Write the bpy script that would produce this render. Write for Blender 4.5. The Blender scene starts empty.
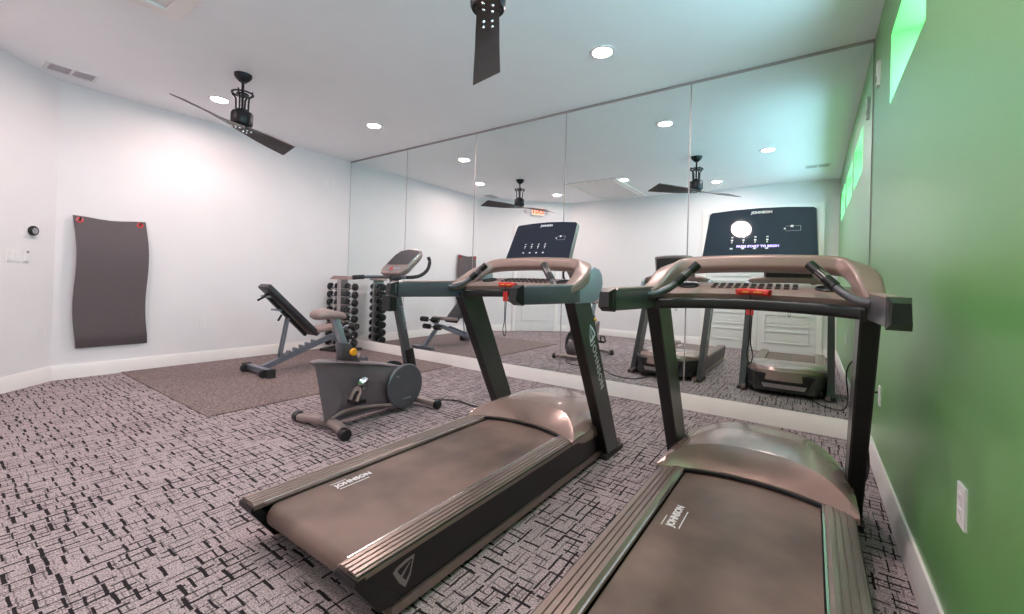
import bpy, bmesh, math, random
from mathutils import Vector, Matrix
random.seed(7)
C = bpy.context.scene.collection
PI = math.pi
# ---------------------------------------------------------------- room numbers (metres)
H = 3.05          # ceiling
G = 0.354         # green wall
D = 4.174         # mirror wall
L = -6.28         # left wall
B = -0.70         # back wall
CB = 0.835        # where left wall meets the angled wall
CX = L + (CB - B) # where the angled wall meets the back wall
BBH = 0.145       # baseboard height

# ---------------------------------------------------------------- materials
def mat(name, col, rough=0.5, metal=0.0, spec=0.5, noise=0.0, scale=40, bump=0.0, emit=None, strength=0, coat=0.0, var=None):
    m = bpy.data.materials.new(name); m.use_nodes = True
    nt = m.node_tree; b = nt.nodes['Principled BSDF']
    b.inputs['Base Color'].default_value = (*col, 1)
    b.inputs['Roughness'].default_value = rough
    b.inputs['Metallic'].default_value = metal
    b.inputs['Specular IOR Level'].default_value = spec
    b.inputs['Coat Weight'].default_value = coat
    if emit:
        b.inputs['Emission Color'].default_value = (*emit, 1)
        b.inputs['Emission Strength'].default_value = strength
    tc = nt.nodes.new('ShaderNodeTexCoord')
    nz = nt.nodes.new('ShaderNodeTexNoise'); nz.inputs['Scale'].default_value = scale
    nz.inputs['Detail'].default_value = 4
    nt.links.new(tc.outputs['Object'], nz.inputs['Vector'])
    if noise > 0:
        r = nt.nodes.new('ShaderNodeMapRange')
        r.inputs['From Min'].default_value = 0.3; r.inputs['From Max'].default_value = 0.7
        r.inputs['To Min'].default_value = 1 - noise; r.inputs['To Max'].default_value = 1 + noise
        nt.links.new(nz.outputs['Fac'], r.inputs['Value'])
        mx = nt.nodes.new('ShaderNodeVectorMath'); mx.operation = 'SCALE'
        mx.inputs[0].default_value = col
        nt.links.new(r.outputs['Result'], mx.inputs['Scale'])
        nt.links.new(mx.outputs['Vector'], b.inputs['Base Color'])
    if bump > 0:
        bp = nt.nodes.new('ShaderNodeBump'); bp.inputs['Strength'].default_value = bump
        bp.inputs['Distance'].default_value = 0.002
        nt.links.new(nz.outputs['Fac'], bp.inputs['Height'])
        nt.links.new(bp.outputs['Normal'], b.inputs['Normal'])
    return m

M = {}
M['wall'] = mat('wall_paint', (.80, .77, .785), .55, noise=.012, scale=3, bump=.12)
M['green'] = mat('green_paint', (.08, .33, .042), .42, noise=.03, scale=2.0, bump=.10, spec=.9)
M['ceil'] = mat('ceiling_paint', (.90, .91, .94), .8, noise=.01, scale=3)
M['trim'] = mat('white_trim', (.88, .84, .82), .35, noise=.01, scale=8)
M['white'] = mat('white_plastic', (.82, .80, .80), .35, noise=.01, scale=8)
M['whitedoor'] = mat('door_paint', (.76, .74, .74), .4, noise=.015, scale=6)
M['grey_grille'] = mat('grille_grey', (.50, .47, .52), .6, noise=.03, scale=60)  # plain grey for vent louvres, vent backing and outlet slots
M['body'] = mat('frame_grey_satin', (.044, .042, .042), .36, metal=.2, noise=.06, scale=30, coat=.25)
M['taupe'] = mat('console_taupe_satin', (.30, .205, .18), .34, metal=.25, noise=.05, scale=20)
M['hood'] = mat('hood_taupe_gloss', (.37, .26, .23), .22, metal=.35, noise=.04, scale=14, coat=.35)
M['slate'] = mat('arm_slate_satin', (.085, .088, .098), .32, metal=.3, noise=.05, scale=20, coat=.2)
M['shroud'] = mat('shroud_bluegrey', (.34, .37, .42), .35, metal=.3, noise=.04, scale=20)
M['black'] = mat('black_plastic', (.007, .007, .008), .33, noise=.1, scale=60)
M['blackm'] = mat('black_matte', (.018, .017, .018), .6, noise=.1, scale=60, bump=.2)
M['rubber'] = mat('black_rubber', (.022, .02, .021), .75, noise=.15, scale=120, bump=.3)
M['rib'] = mat('rail_aluminium', (.34, .265, .24), .3, metal=.75, noise=.05, scale=25)
M['chrome'] = mat('bright_metal', (.75, .73, .74), .18, metal=1, noise=.02, scale=20)
M['silver'] = mat('silver_paint', (.40, .36, .36), .35, metal=.7, noise=.03, scale=20)
M['screen'] = mat('screen_glass', (.014, .018, .032), .03, spec=.4, coat=.25, noise=.05, scale=5)
M['print'] = mat('white_print', (.75, .74, .76), .5, noise=.02, scale=30)
M['printdim'] = mat('grey_print', (.30, .31, .33), .5, noise=.02, scale=30)
M['led'] = mat('led_letters', (.5, .5, .7), .4, emit=(.42, .30, 1.0), strength=1.5, noise=.02)
M['red'] = mat('red_plastic', (.62, .022, .018), .28, noise=.05, scale=30, coat=.4)
M['orange'] = mat('orange_mark', (.9, .22, .04), .4, emit=(1, .25, .05), strength=.15, noise=.02)
M['yellow'] = mat('yellow_plastic', (.85, .42, .02), .35, noise=.05, scale=30)
M['bike'] = mat('bike_body_grey', (.165, .138, .148), .34, metal=.3, noise=.05, scale=20, coat=.15)
M['bikepale'] = mat('bike_trim_pale', (.34, .27, .25), .35, metal=.4, noise=.04, scale=20)
M['bikeblue'] = mat('post_bluegrey', (.36, .41, .46), .25, metal=.6, noise=.03, scale=20)
M['vinyl'] = mat('black_vinyl', (.035, .033, .038), .42, noise=.12, scale=90, bump=.15)
M['vinylbrown'] = mat('taupe_vinyl', (.27, .19, .175), .45, noise=.08, scale=90, bump=.1)
M['greysteel'] = mat('grey_steel_tube', (.22, .24, .29), .3, metal=.6, noise=.04, scale=20)
M['fanwood'] = mat('dark_brown_blade', (.045, .033, .032), .4, noise=.25, scale=12)
M['fanmetal'] = mat('dark_bronze_metal', (.020, .019, .022), .4, metal=.4, noise=.1, scale=40)
M['exit'] = mat('exit_face', (.9, .45, .3), .4, emit=(1, .45, .28), strength=.7, noise=.01)
M['exitword'] = mat('exit_word', (.8, .08, .03), .4, emit=(1, .10, .03), strength=.7, noise=.01)
M['lens'] = mat('lamp_lens', (1, 1, 1), .5, emit=(1, .80, .765), strength=400)
M['wframe'] = mat('window_frame_pale', (.62, .68, .75), .35, noise=.02, scale=20)
M['wallmat'] = mat('exercise_mat_foam', (.105, .082, .088), .62, noise=.14, scale=150, bump=.25)
M['brownbutton'] = mat('dash_key_dark', (.03, .025, .025), .4, noise=.05, scale=40)
M['hotspot'] = M['chrome']

def mirror_material():
    m = bpy.data.materials.new('mirror_silvering'); m.use_nodes = True
    b = m.node_tree.nodes['Principled BSDF']
    b.inputs['Base Color'].default_value = (.87, .925, .915, 1)
    b.inputs['Metallic'].default_value = 1; b.inputs['Roughness'].default_value = 0.0
    return m
M['mirror'] = mirror_material()
gb = M['green'].node_tree.nodes['Principled BSDF']; gb.inputs['Sheen Weight'].default_value = .08; gb.inputs['Sheen Roughness'].default_value = .4; gb.inputs['Coat Weight'].default_value = .9; gb.inputs['Coat Roughness'].default_value = .42
def glass_material():
    m = bpy.data.materials.new('window_glass'); m.use_nodes = True
    nt = m.node_tree; nt.nodes.remove(nt.nodes['Principled BSDF'])
    g = nt.nodes.new('ShaderNodeBsdfGlossy'); g.inputs['Roughness'].default_value = 0.02
    t = nt.nodes.new('ShaderNodeBsdfTransparent'); t.inputs['Color'].default_value = (.93, .98, .97, 1)
    x = nt.nodes.new('ShaderNodeMixShader'); x.inputs['Fac'].default_value = .08
    nt.links.new(t.outputs[0], x.inputs[1]); nt.links.new(g.outputs[0], x.inputs[2])
    nt.links.new(x.outputs[0], nt.nodes['Material Output'].inputs['Surface'])
    return m
M['glass'] = glass_material()

def belt_material():
    m = mat('running_belt', (.070, .052, .048), .45, spec=.35)
    nt = m.node_tree; b = nt.nodes['Principled BSDF']; tc = nt.nodes.new('ShaderNodeTexCoord')
    n1 = nt.nodes.new('ShaderNodeTexNoise'); n1.inputs['Scale'].default_value = 3.5; n1.inputs['Detail'].default_value = 3
    nt.links.new(tc.outputs['Object'], n1.inputs['Vector'])
    cr = nt.nodes.new('ShaderNodeValToRGB')
    cr.color_ramp.elements[0].position = .32; cr.color_ramp.elements[0].color = (.10, .066, .056, 1)
    cr.color_ramp.elements[1].position = .68; cr.color_ramp.elements[1].color = (.20, .134, .113, 1)
    nt.links.new(n1.outputs['Fac'], cr.inputs['Fac']); nt.links.new(cr.outputs['Color'], b.inputs['Base Color'])
    n2 = nt.nodes.new('ShaderNodeTexNoise'); n2.inputs['Scale'].default_value = 500
    nt.links.new(tc.outputs['Object'], n2.inputs['Vector'])
    bp = nt.nodes.new('ShaderNodeBump'); bp.inputs['Strength'].default_value = .25; bp.inputs['Distance'].default_value = .001
    nt.links.new(n2.outputs['Fac'], bp.inputs['Height']); nt.links.new(bp.outputs['Normal'], b.inputs['Normal'])
    return m
M['belt'] = belt_material()

def carpet_material():
    m = bpy.data.materials.new('dash_pattern_carpet'); m.use_nodes = True
    nt = m.node_tree; N = nt.nodes; K = nt.links; b = N['Principled BSDF']
    b.inputs['Roughness'].default_value = .95; b.inputs['Specular IOR Level'].default_value = .1
    geo = N.new('ShaderNodeTexCoord')
    def math_(op, a, bb=None, c=None):
        n = N.new('ShaderNodeMath'); n.operation = op
        for i, v in enumerate((a, bb, c)):
            if v is None: continue
            if isinstance(v, (int, float)): n.inputs[i].default_value = v
            else: K.new(v, n.inputs[i])
        return n.outputs[0]
    wn = N.new('ShaderNodeTexNoise'); wn.inputs['Scale'].default_value = 14; wn.inputs['Detail'].default_value = 2
    K.new(geo.outputs['Object'], wn.inputs['Vector'])
    sub = N.new('ShaderNodeVectorMath'); sub.operation = 'SUBTRACT'; K.new(wn.outputs['Color'], sub.inputs[0]); sub.inputs[1].default_value = (.5, .5, .5)
    sc = N.new('ShaderNodeVectorMath'); sc.operation = 'SCALE'; K.new(sub.outputs[0], sc.inputs[0]); sc.inputs['Scale'].default_value = .013
    ad = N.new('ShaderNodeVectorMath'); ad.operation = 'ADD'; K.new(geo.outputs['Object'], ad.inputs[0]); K.new(sc.outputs[0], ad.inputs[1])
    sep = N.new('ShaderNodeSeparateXYZ'); K.new(ad.outputs[0], sep.inputs[0])
    def white(a, bb, seed):
        cmb = N.new('ShaderNodeCombineXYZ'); K.new(a, cmb.inputs[0])
        if bb is not None: K.new(bb, cmb.inputs[1])
        cmb.inputs[2].default_value = seed
        w = N.new('ShaderNodeTexWhiteNoise'); w.noise_dimensions = '3D'; K.new(cmb.outputs[0], w.inputs['Vector'])
        return w.outputs['Value']
    def dashes(u, v, p, ln, width, thresh, fill, seed):
        vp = math_('DIVIDE', v, p); row = math_('FLOOR', vp); fv = math_('FRACT', vp)
        off = math_('MULTIPLY', white(row, None, seed), 9.7)
        up = math_('ADD', math_('DIVIDE', u, ln), off); col = math_('FLOOR', up); fu = math_('FRACT', up)
        rnd = white(row, col, seed + 3.3); rnd2 = white(row, col, seed + 6.1); rnd3 = white(row, col, seed + 8.9)
        on = math_('GREATER_THAN', rnd, thresh)
        # centre of the line wanders from dash to dash
        cen = math_('ADD', math_('MULTIPLY', rnd2, .5), .25)
        dist = math_('ABSOLUTE', math_('SUBTRACT', fv, cen))
        wid = math_('MULTIPLY', math_('ADD', math_('MULTIPLY', rnd3, .9), .45), width / p / 2)
        line = math_('LESS_THAN', dist, wid)
        seg = math_('LESS_THAN', math_('ABSOLUTE', math_('SUBTRACT', fu, .5)), math_('ADD', math_('MULTIPLY', rnd3, .2), fill / 2))
        return math_('MULTIPLY', math_('MULTIPLY', on, line), seg)
    X, Y = sep.outputs['X'], sep.outputs['Y']
    a = dashes(X, Y, .050, .088, .0100, .22, .60, 1.0)      # short thick dashes across
    c = dashes(Y, X, .050, .125, .0078, .28, .66, 21.0)     # longer thin dashes along
    a2 = dashes(X, Y, .027, .07, .0045, .5, .6, 41.0)
    c2 = dashes(Y, X, .027, .10, .0052, .40, .7, 61.0)
    big = math_('MAXIMUM', a, c)
    small = math_('MULTIPLY', math_('MAXIMUM', a2, c2), .6)
    mask = math_('MAXIMUM', big, small)
    fib = N.new('ShaderNodeTexNoise'); fib.inputs['Scale'].default_value = 170; fib.inputs['Detail'].default_value = 3
    K.new(geo.outputs['Object'], fib.inputs['Vector'])
    cr = N.new('ShaderNodeValToRGB')
    cr.color_ramp.elements[0].position = .34; cr.color_ramp.elements[0].color = (.165, .13, .138, 1)
    cr.color_ramp.elements[1].position = .64; cr.color_ramp.elements[1].color = (.54, .455, .47, 1)
    K.new(fib.outputs['Fac'], cr.inputs['Fac'])
    mx = N.new('ShaderNodeMix'); mx.data_type = 'RGBA'
    K.new(mask, mx.inputs['Factor']); K.new(cr.outputs['Color'], mx.inputs[6]); mx.inputs[7].default_value = (.022, .018, .021, 1)
    K.new(mx.outputs[2], b.inputs['Base Color'])
    bp = N.new('ShaderNodeBump'); bp.inputs['Strength'].default_value = .5; bp.inputs['Distance'].default_value = .004
    K.new(fib.outputs['Fac'], bp.inputs['Height']); K.new(bp.outputs['Normal'], b.inputs['Normal'])
    return m
M['carpet'] = carpet_material()

def speckle_material():
    m = bpy.data.materials.new('speckled_rubber_mat'); m.use_nodes = True
    nt = m.node_tree; N = nt.nodes; K = nt.links; b = N['Principled BSDF']
    b.inputs['Roughness'].default_value = .8
    tc = N.new('ShaderNodeTexCoord')
    n1 = N.new('ShaderNodeTexNoise'); n1.inputs['Scale'].default_value = 75; n1.inputs['Detail'].default_value = 3
    K.new(tc.outputs['Object'], n1.inputs['Vector'])
    cr = N.new('ShaderNodeValToRGB')
    cr.color_ramp.elements[0].position = .36; cr.color_ramp.elements[0].color = (.075, .054, .052, 1)
    cr.color_ramp.elements[1].position = .66; cr.color_ramp.elements[1].color = (.30, .225, .215, 1)
    K.new(n1.outputs['Fac'], cr.inputs['Fac']); K.new(cr.outputs['Color'], b.inputs['Base Color'])
    return m
M['speckle'] = speckle_material()

# ---------------------------------------------------------------- mesh helpers
def link(name, me, m, parent=None, smooth=True):
    me.materials.append(m)
    o = bpy.data.objects.new(name, me); C.objects.link(o)
    if parent: o.parent = parent
    return o

def finish(bm, name, m, parent=None, angle=35):
    bmesh.ops.recalc_face_normals(bm, faces=bm.faces)
    for f in bm.faces: f.smooth = True
    lim = math.radians(angle)
    for e in bm.edges:
        if len(e.link_faces) == 2:
            e.smooth = e.calc_face_angle(0) < lim
        else: e.smooth = False
    me = bpy.data.meshes.new(name); bm.to_mesh(me); bm.free()
    return link(name, me, m, parent)

def bevel_all(bm, w, seg=2, ang=30):
    if w <= 0: return
    ed = [e for e in bm.edges if len(e.link_faces) == 2 and e.calc_face_angle(0) > math.radians(ang)]
    bmesh.ops.bevel(bm, geom=ed, offset=w, segments=seg, affect='EDGES', profile=.5, clamp_overlap=True)

def add_box(bm, x0, x1, y0, y1, z0, z1):
    v = [bm.verts.new(p) for p in ((x0,y0,z0),(x1,y0,z0),(x1,y1,z0),(x0,y1,z0),(x0,y0,z1),(x1,y0,z1),(x1,y1,z1),(x0,y1,z1))]
    for f in ((0,3,2,1),(4,5,6,7),(0,1,5,4),(1,2,6,5),(2,3,7,6),(3,0,4,7)): bm.faces.new([v[i] for i in f])
    return v

def box(name, x0, x1, y0, y1, z0, z1, m, parent=None, bev=0.0, seg=2):
    bm = bmesh.new(); add_box(bm, x0, x1, y0, y1, z0, z1); bevel_all(bm, bev, seg)
    return finish(bm, name, m, parent)

def hexa(name, pts, m, parent=None, bev=0.0, seg=2):
    """eight corners: four of the bottom, four of the top"""
    bm = bmesh.new(); v = [bm.verts.new(p) for p in pts]
    for f in ((0,3,2,1),(4,5,6,7),(0,1,5,4),(1,2,6,5),(2,3,7,6),(3,0,4,7)): bm.faces.new([v[i] for i in f])
    bevel_all(bm, bev, seg)
    return finish(bm, name, m, parent)

def add_prism(bm, poly, axis, a0, a1):
    def P(p, a):
        return {'x': (a, p[0], p[1]), 'y': (p[0], a, p[1]), 'z': (p[0], p[1], a)}[axis]
    A = [bm.verts.new(P(p, a0)) for p in poly]; Bv = [bm.verts.new(P(p, a1)) for p in poly]
    n = len(poly)
    bm.faces.new(A); bm.faces.new(Bv[::-1])
    for i in range(n): bm.faces.new([A[i], Bv[i], Bv[(i+1) % n], A[(i+1) % n]])

def prism(name, poly, axis, a0, a1, m, parent=None, bev=0.0, seg=2):
    bm = bmesh.new(); add_prism(bm, poly, axis, a0, a1); bmesh.ops.recalc_face_normals(bm, faces=bm.faces); bevel_all(bm, bev, seg)
    return finish(bm, name, m, parent)

def catmull(pts, n=8, closed=False):
    P = [Vector(p) for p in pts]; out = []
    N = len(P); rng = range(N if closed else N - 1)
    for i in rng:
        if closed: p0, p1, p2, p3 = P[(i-1) % N], P[i], P[(i+1) % N], P[(i+2) % N]
        else:
            p1, p2 = P[i], P[i+1]; p0 = P[i-1] if i > 0 else p1*2 - p2; p3 = P[i+2] if i+2 < N else p2*2 - p1
        for k in range(n):
            t = k / n
            out.append(.5*((2*p1) + (p2-p0)*t + (2*p0-5*p1+4*p2-p3)*t*t + (-p0+3*p1-3*p2+p3)*t**3))
    if not closed: out.append(P[-1])
    return out

def add_sweep(bm, path, section, up=Vector((0,0,1)), scales=None, closed=False):
    """section: 2D points (side, up); frames keep to the given up vector"""
    path = [Vector(p) for p in path]; rings = []; n = len(path)
    for i, p in enumerate(path):
        if closed: t = path[(i+1) % n] - path[i-1]
        else: t = path[min(i+1, n-1)] - path[max(i-1, 0)]
        t.normalize()
        s = t.cross(up)
        if s.length < 1e-4: s = t.cross(Vector((1,0,0)))
        s.normalize(); u = s.cross(t); k = scales[i] if scales else 1
        rings.append([bm.verts.new(p + s*q[0]*k + u*q[1]*k) for q in section])
    m = len(section)
    for i in range(n if closed else n-1):
        a, b2 = rings[i], rings[(i+1) % n]
        for j in range(m): bm.faces.new([a[j], a[(j+1) % m], b2[(j+1) % m], b2[j]])
    if not closed: bm.faces.new(rings[0]); bm.faces.new(rings[-1][::-1])

def circ(r, n=14, rx=None): return [((rx or r)*math.cos(2*PI*i/n), r*math.sin(2*PI*i/n)) for i in range(n)]
def rrect(w, h, r, n=4):
    o = []
    for cx, cy, a in ((w/2-r, h/2-r, 0), (-w/2+r, h/2-r, PI/2), (-w/2+r, -h/2+r, PI), (w/2-r, -h/2+r, 3*PI/2)):
        for k in range(n+1): o.append((cx + r*math.cos(a+PI/2*k/n), cy + r*math.sin(a+PI/2*k/n)))
    return o

def tube(name, pts, r, m, parent=None, n=14, smooth=0, up=Vector((0,0,1)), scales=None, closed=False):
    bm = bmesh.new(); p = catmull(pts, smooth, closed) if smooth else pts
    add_sweep(bm, p, circ(r, n), up, scales, closed)
    return finish(bm, name, m, parent, 50)

def sweep(name, pts, section, m, parent=None, smooth=0, up=Vector((0,0,1)), scales=None):
    bm = bmesh.new(); p = catmull(pts, smooth) if smooth else pts
    add_sweep(bm, p, section, up, scales)
    return finish(bm, name, m, parent, 40)

def add_lathe(bm, prof, origin=(0,0,0), axis=Vector((0,0,1)), n=24):
    """prof: (radius, height) list; closes at both ends"""
    q = Vector((0,0,1)).rotation_difference(Vector(axis)); o = Vector(origin); rings = []
    for r, z in prof:
        if r < 1e-6: rings.append([bm.verts.new(o + q @ Vector((0,0,z)))])
        else: rings.append([bm.verts.new(o + q @ Vector((r*math.cos(2*PI*i/n), r*math.sin(2*PI*i/n), z))) for i in range(n)])
    for a, b2 in zip(rings, rings[1:]):
        if len(a) == 1 and len(b2) == 1: continue
        for j in range(n):
            k = (j+1) % n
            if len(a) == 1: bm.faces.new([a[0], b2[j], b2[k]])
            elif len(b2) == 1: bm.faces.new([a[j], a[k], b2[0]])
            else: bm.faces.new([a[j], a[k], b2[k], b2[j]])
    if len(rings[0]) > 1: bm.faces.new(rings[0][::-1])
    if len(rings[-1]) > 1: bm.faces.new(rings[-1])

def lathe(name, prof, origin, m, parent=None, axis=(0,0,1), n=24):
    bm = bmesh.new(); add_lathe(bm, prof, origin, Vector(axis), n)
    return finish(bm, name, m, parent, 35)

def text_mesh(s, size, spacing=1.0, bold=0.0, shear=0.0):
    cu = bpy.data.curves.new('t', 'FONT'); cu.body = s; cu.size = size; cu.align_x = 'CENTER'; cu.align_y = 'CENTER'
    cu.extrude = .0008; cu.space_character = spacing; cu.offset = bold; cu.resolution_u = 3; cu.shear = shear
    o = bpy.data.objects.new('t', cu); C.objects.link(o); bpy.context.view_layer.update()
    me = bpy.data.meshes.new_from_object(o); bpy.data.objects.remove(o); bpy.data.curves.remove(cu)
    return me
def text(name, s, size, at, right, upv, m, parent=None, spacing=1.0, bold=0.0, shear=0.0):
    me = text_mesh(s, size, spacing, bold, shear); r = Vector(right).normalized(); u = Vector(upv).normalized(); nrm = r.cross(u)
    T = Matrix((( r.x,u.x,nrm.x,at[0]),(r.y,u.y,nrm.y,at[1]),(r.z,u.z,nrm.z,at[2]),(0,0,0,1)))
    me.transform(T); me.materials.clear()
    me.name = name
    return link(name, me, m, parent)

def thing(name, label, cat, loc=(0,0,0), group=None):
    o = bpy.data.objects.new(name, None); C.objects.link(o); o.location = loc; o.empty_display_size = .1
    o['label'] = label; o['category'] = cat
    if group: o['group'] = group
    return o
def tag(o, label, cat, group=None):
    o['label'] = label; o['category'] = cat
    if group: o['group'] = group
    return o
def struct(o, label=None):
    o['kind'] = 'structure'
    if label: o['label'] = label
    return o
def copy_tree(o, parent=None):
    c = o.copy(); C.objects.link(c); c.parent = parent
    for ch in list(o.children): copy_tree(ch, c)
    return c

# ================================================================ THE ROOM
W = .16
struct(prism('floor', [(L-.3, B-.3), (G+.4, B-.3), (G+.4, D+.3), (L-.3, D+.3)], 'z', -.1, 0, M['carpet']), 'light grey patterned carpet with black dashes')
struct(prism('ceiling', [(L-.3, B-.3), (G+.4, B-.3), (G+.4, D+.3), (L-.3, D+.3)], 'z', H, H+.1, M['ceil']), 'flat painted ceiling with recessed lamps')
struct(prism('wall_left', [(L, D), (L-W, D), (L-W, CB-.05), (L, CB)], 'z', 0, H, M['wall']), 'white wall with hanging exercise mat')
k = W*.7071
struct(prism('wall_angled', [(L, CB), (L-k*1.2, CB-k*.2), (CX-k*1.2, B-k*1.6), (CX, B)], 'z', 0, H, M['wall']), 'short angled white wall with thermostat and exit door')
struct(box('wall_back', CX, G, B-W, B, 0, H, M['wall']), 'white wall with closet doors seen in the mirror')
struct(box('wall_mirror_side', L-W, G+W, D, D+W, 0, H, M['wall']), 'wall behind the mirror panels')
# green wall with three high window openings
WT = .24
wz0, wz1 = 2.245, 2.665
wins = [(2.35, 3.32), (1.10, 2.07), (-.15, .82)]
bm = bmesh.new()
add_box(bm, G, G+WT, B-W, D, 0, wz0); add_box(bm, G, G+WT, B-W, D, wz1, H)
ys = [D, wins[0][1], wins[0][0], wins[1][1], wins[1][0], wins[2][1], wins[2][0], B-W]
for i in range(0, 8, 2): add_box(bm, G, G+WT, ys[i+1], ys[i], wz0, wz1)
struct(finish(bm, 'wall_right', M['green']), 'green painted wall with high windows')
for i, (y0, y1) in enumerate(wins):
    w = bpy.data.objects.new('window_%d' % (i+1), None); C.objects.link(w); w.location = (G+WT-.05, y0, wz0); w['kind'] = 'structure'
    bm = bmesh.new(); d = y1-y0; hh = wz1-wz0; t = .035
    add_box(bm, 0, .05, 0, d, 0, t); add_box(bm, 0, .05, 0, d, hh-t, hh); add_box(bm, 0, .05, 0, t, t, hh-t); add_box(bm, 0, .05, d-t, d, t, hh-t); add_box(bm, 0.005, .045, d/2-.012, d/2+.012, t, hh-t)
    finish(bm, 'window_frame', M['wframe'], w)
    box('window_pane', .022, .028, t, d-t, t, hh-t, M['glass'], w)

# baseboards
def bb_poly(o=0): return [(0, 0), (.018, 0), (.018, BBH-.03), (.012, BBH-.012), (.010, BBH), (0, BBH)]
def baseboard(name, a, b, label):
    """a->b on the floor, the room on the left of the direction"""
    a = Vector((*a, 0)); b = Vector((*b, 0)); d = (b-a).normalized(); nrm = Vector((-d.y, d.x, 0))
    bm = bmesh.new(); A = [bm.verts.new(a + nrm*p[0] + Vector((0,0,p[1]))) for p in bb_poly()]; Bv = [bm.verts.new(b + nrm*p[0] + Vector((0,0,p[1]))) for p in bb_poly()]
    bm.faces.new(A); bm.faces.new(Bv[::-1]); n = len(A)
    for i in range(n): bm.faces.new([A[i], Bv[i], Bv[(i+1) % n], A[(i+1) % n]])
    return struct(finish(bm, name, M['trim']), label)
s2 = .70711
def cham(s, off=0, z=0):   # point on the angled wall, s metres from the left wall, off metres into the room
    return Vector((L + s*s2 + off*s2, CB - s*s2 + off*s2, z))
CLEN = (CB-B)/s2
DS0, DS1 = .92, 1.84       # door opening on the angled wall
CD0, CD1 = -1.70, .075     # closet opening on the back wall
baseboard('baseboard_mirror_side', (G, D), (L, D), 'white baseboard under the mirrors')
baseboard('baseboard_left', (L, D), (L, CB), 'white baseboard along the left wall')
baseboard('baseboard_angled', cham(0)[:2], cham(DS0-.09)[:2], 'white baseboard along the angled wall')
baseboard('baseboard_corner', cham(DS1+.09)[:2], cham(CLEN)[:2], 'short white baseboard by the exit door')
baseboard('baseboard_back', (CX, B), (CD0-.09, B), 'white baseboard along the back wall')
baseboard('baseboard_back_corner', (CD1+.09, B), (G, B), 'short baseboard beside the closet')
baseboard('baseboard_right', (G, B), (G, D), 'white baseboard along the green wall')

# doors ---------------------------------------------------------------------
def place(o, M4):
    o.matrix_world = M4
Tc = Matrix.Translation(cham(0)) @ Matrix(((s2, s2, 0, 0), (-s2, s2, 0, 0), (0, 0, 1, 0), (0, 0, 0, 1)))   # x along the angled wall, y into the room
def panel_door(name, x0, x1, zt, T, panels, leaf_gap=None, handle_x=None, label=''):
    r = bpy.data.objects.new(name, None); C.objects.link(r); r.matrix_world = T; r['kind'] = 'structure'; r['label'] = label
    leaves = [(x0+.004, x1-.004)] if leaf_gap is None else [(x0+.004, leaf_gap-.003), (leaf_gap+.003, x1-.004)]
    for a, b in leaves:
        bm = bmesh.new(); add_box(bm, a, b, .002, .022, .008, zt-.004)
        for (fa, fb, z0, z1) in panels:
            xa = a + (b-a)*fa; xb = a + (b-a)*fb
            for e in ((xa, xb, z0, z0+.018), (xa, xb, z1-.018, z1), (xa, xa+.018, z0+.018, z1-.018), (xb-.018, xb, z0+.018, z1-.018)):
                add_box(bm, e[0], e[1], .022, .036, e[2], e[3])
            add_box(bm, xa+.05, xb-.05, .022, .027, z0+.05, z1-.05)
        finish(bm, 'door_leaf', M['whitedoor'], r)
    bm = bmesh.new()
    add_box(bm, x0-.085, x0, 0, .03, 0, zt+.085); add_box(bm, x1, x1+.085, 0, .03, 0, zt+.085); add_box(bm, x0, x1, 0, .03, zt, zt+.085)
    bevel_all(bm, .004, 1); finish(bm, 'door_frame', M['trim'], r)
    if handle_x:
        for hx, sgn in handle_x:
            bm = bmesh.new(); add_lathe(bm, [(0, 0), (.03, 0), (.03, .01), (.012, .014), (.012, .05), (0, .052)], (hx, .022, 1.0), Vector((0,1,0)), 14)
            add_box(bm, min(hx, hx+sgn*.11), max(hx, hx+sgn*.11), .058, .07, .99, 1.01)
            finish(bm, 'door_handle', M['silver'], r)
    return r
panel_door('door_1', DS0, DS1, 2.36, Tc, [(.14, .86, .25, 1.0), (.14, .86, 1.15, 2.2)], None, [(DS0+.07, 1)], 'white panelled exit door on the angled wall')
Tb = Matrix.Translation((0, B, 0))
pz = [(.06, .94, .17+i*.30, .17+i*.30+.22) for i in range(8)]
panel_door('door_2', CD0, CD1, 2.58, Tb, [(p[0]+.06, p[1]-.06, p[2], p[3]) for p in pz], (CD0+CD1)/2, None, 'pair of white closet doors with horizontal panels')

# mirrors ---------------------------------------------------------------------
joints = [L+.004, G-1.31*4, G-1.31*3, G-1.31*2, G-1.31, G-.003]
mlabels = ['leftmost tall mirror panel beside the dumbbell rack corner',
           'tall mirror panel second from the left, behind the exercise bike console',
           'middle tall mirror panel showing the reflected exit sign and ceiling fan',
           'tall mirror panel second from the green wall, showing the reflected attic hatch',
           'tall mirror panel meeting the green wall, behind the lit treadmill screen']
for i in range(5):
    a, b = joints[i], joints[i+1]
    r = thing('mirror_panel', mlabels[i], 'mirror', ((a+b)/2, D, BBH), 'mirror panels covering the whole wall'); w = (b-a)/2-.0015
    box('mirror_glass', -w, w, -.006, 0, .004, H-BBH-.012, M['mirror'], r)
    bm = bmesh.new(); add_box(bm, -w, -w+.004, -.0075, -.0061, .004, H-BBH-.012); add_box(bm, w-.004, w, -.0075, -.0061, .004, H-BBH-.012)
    finish(bm, 'polished_edge', M['silver'], r)
struct(box('trim_1', L+.002, G-.002, D-.014, D-.0005, H-.022, H-.001, M['silver']), 'thin metal channel along the top of the mirrors')

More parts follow.
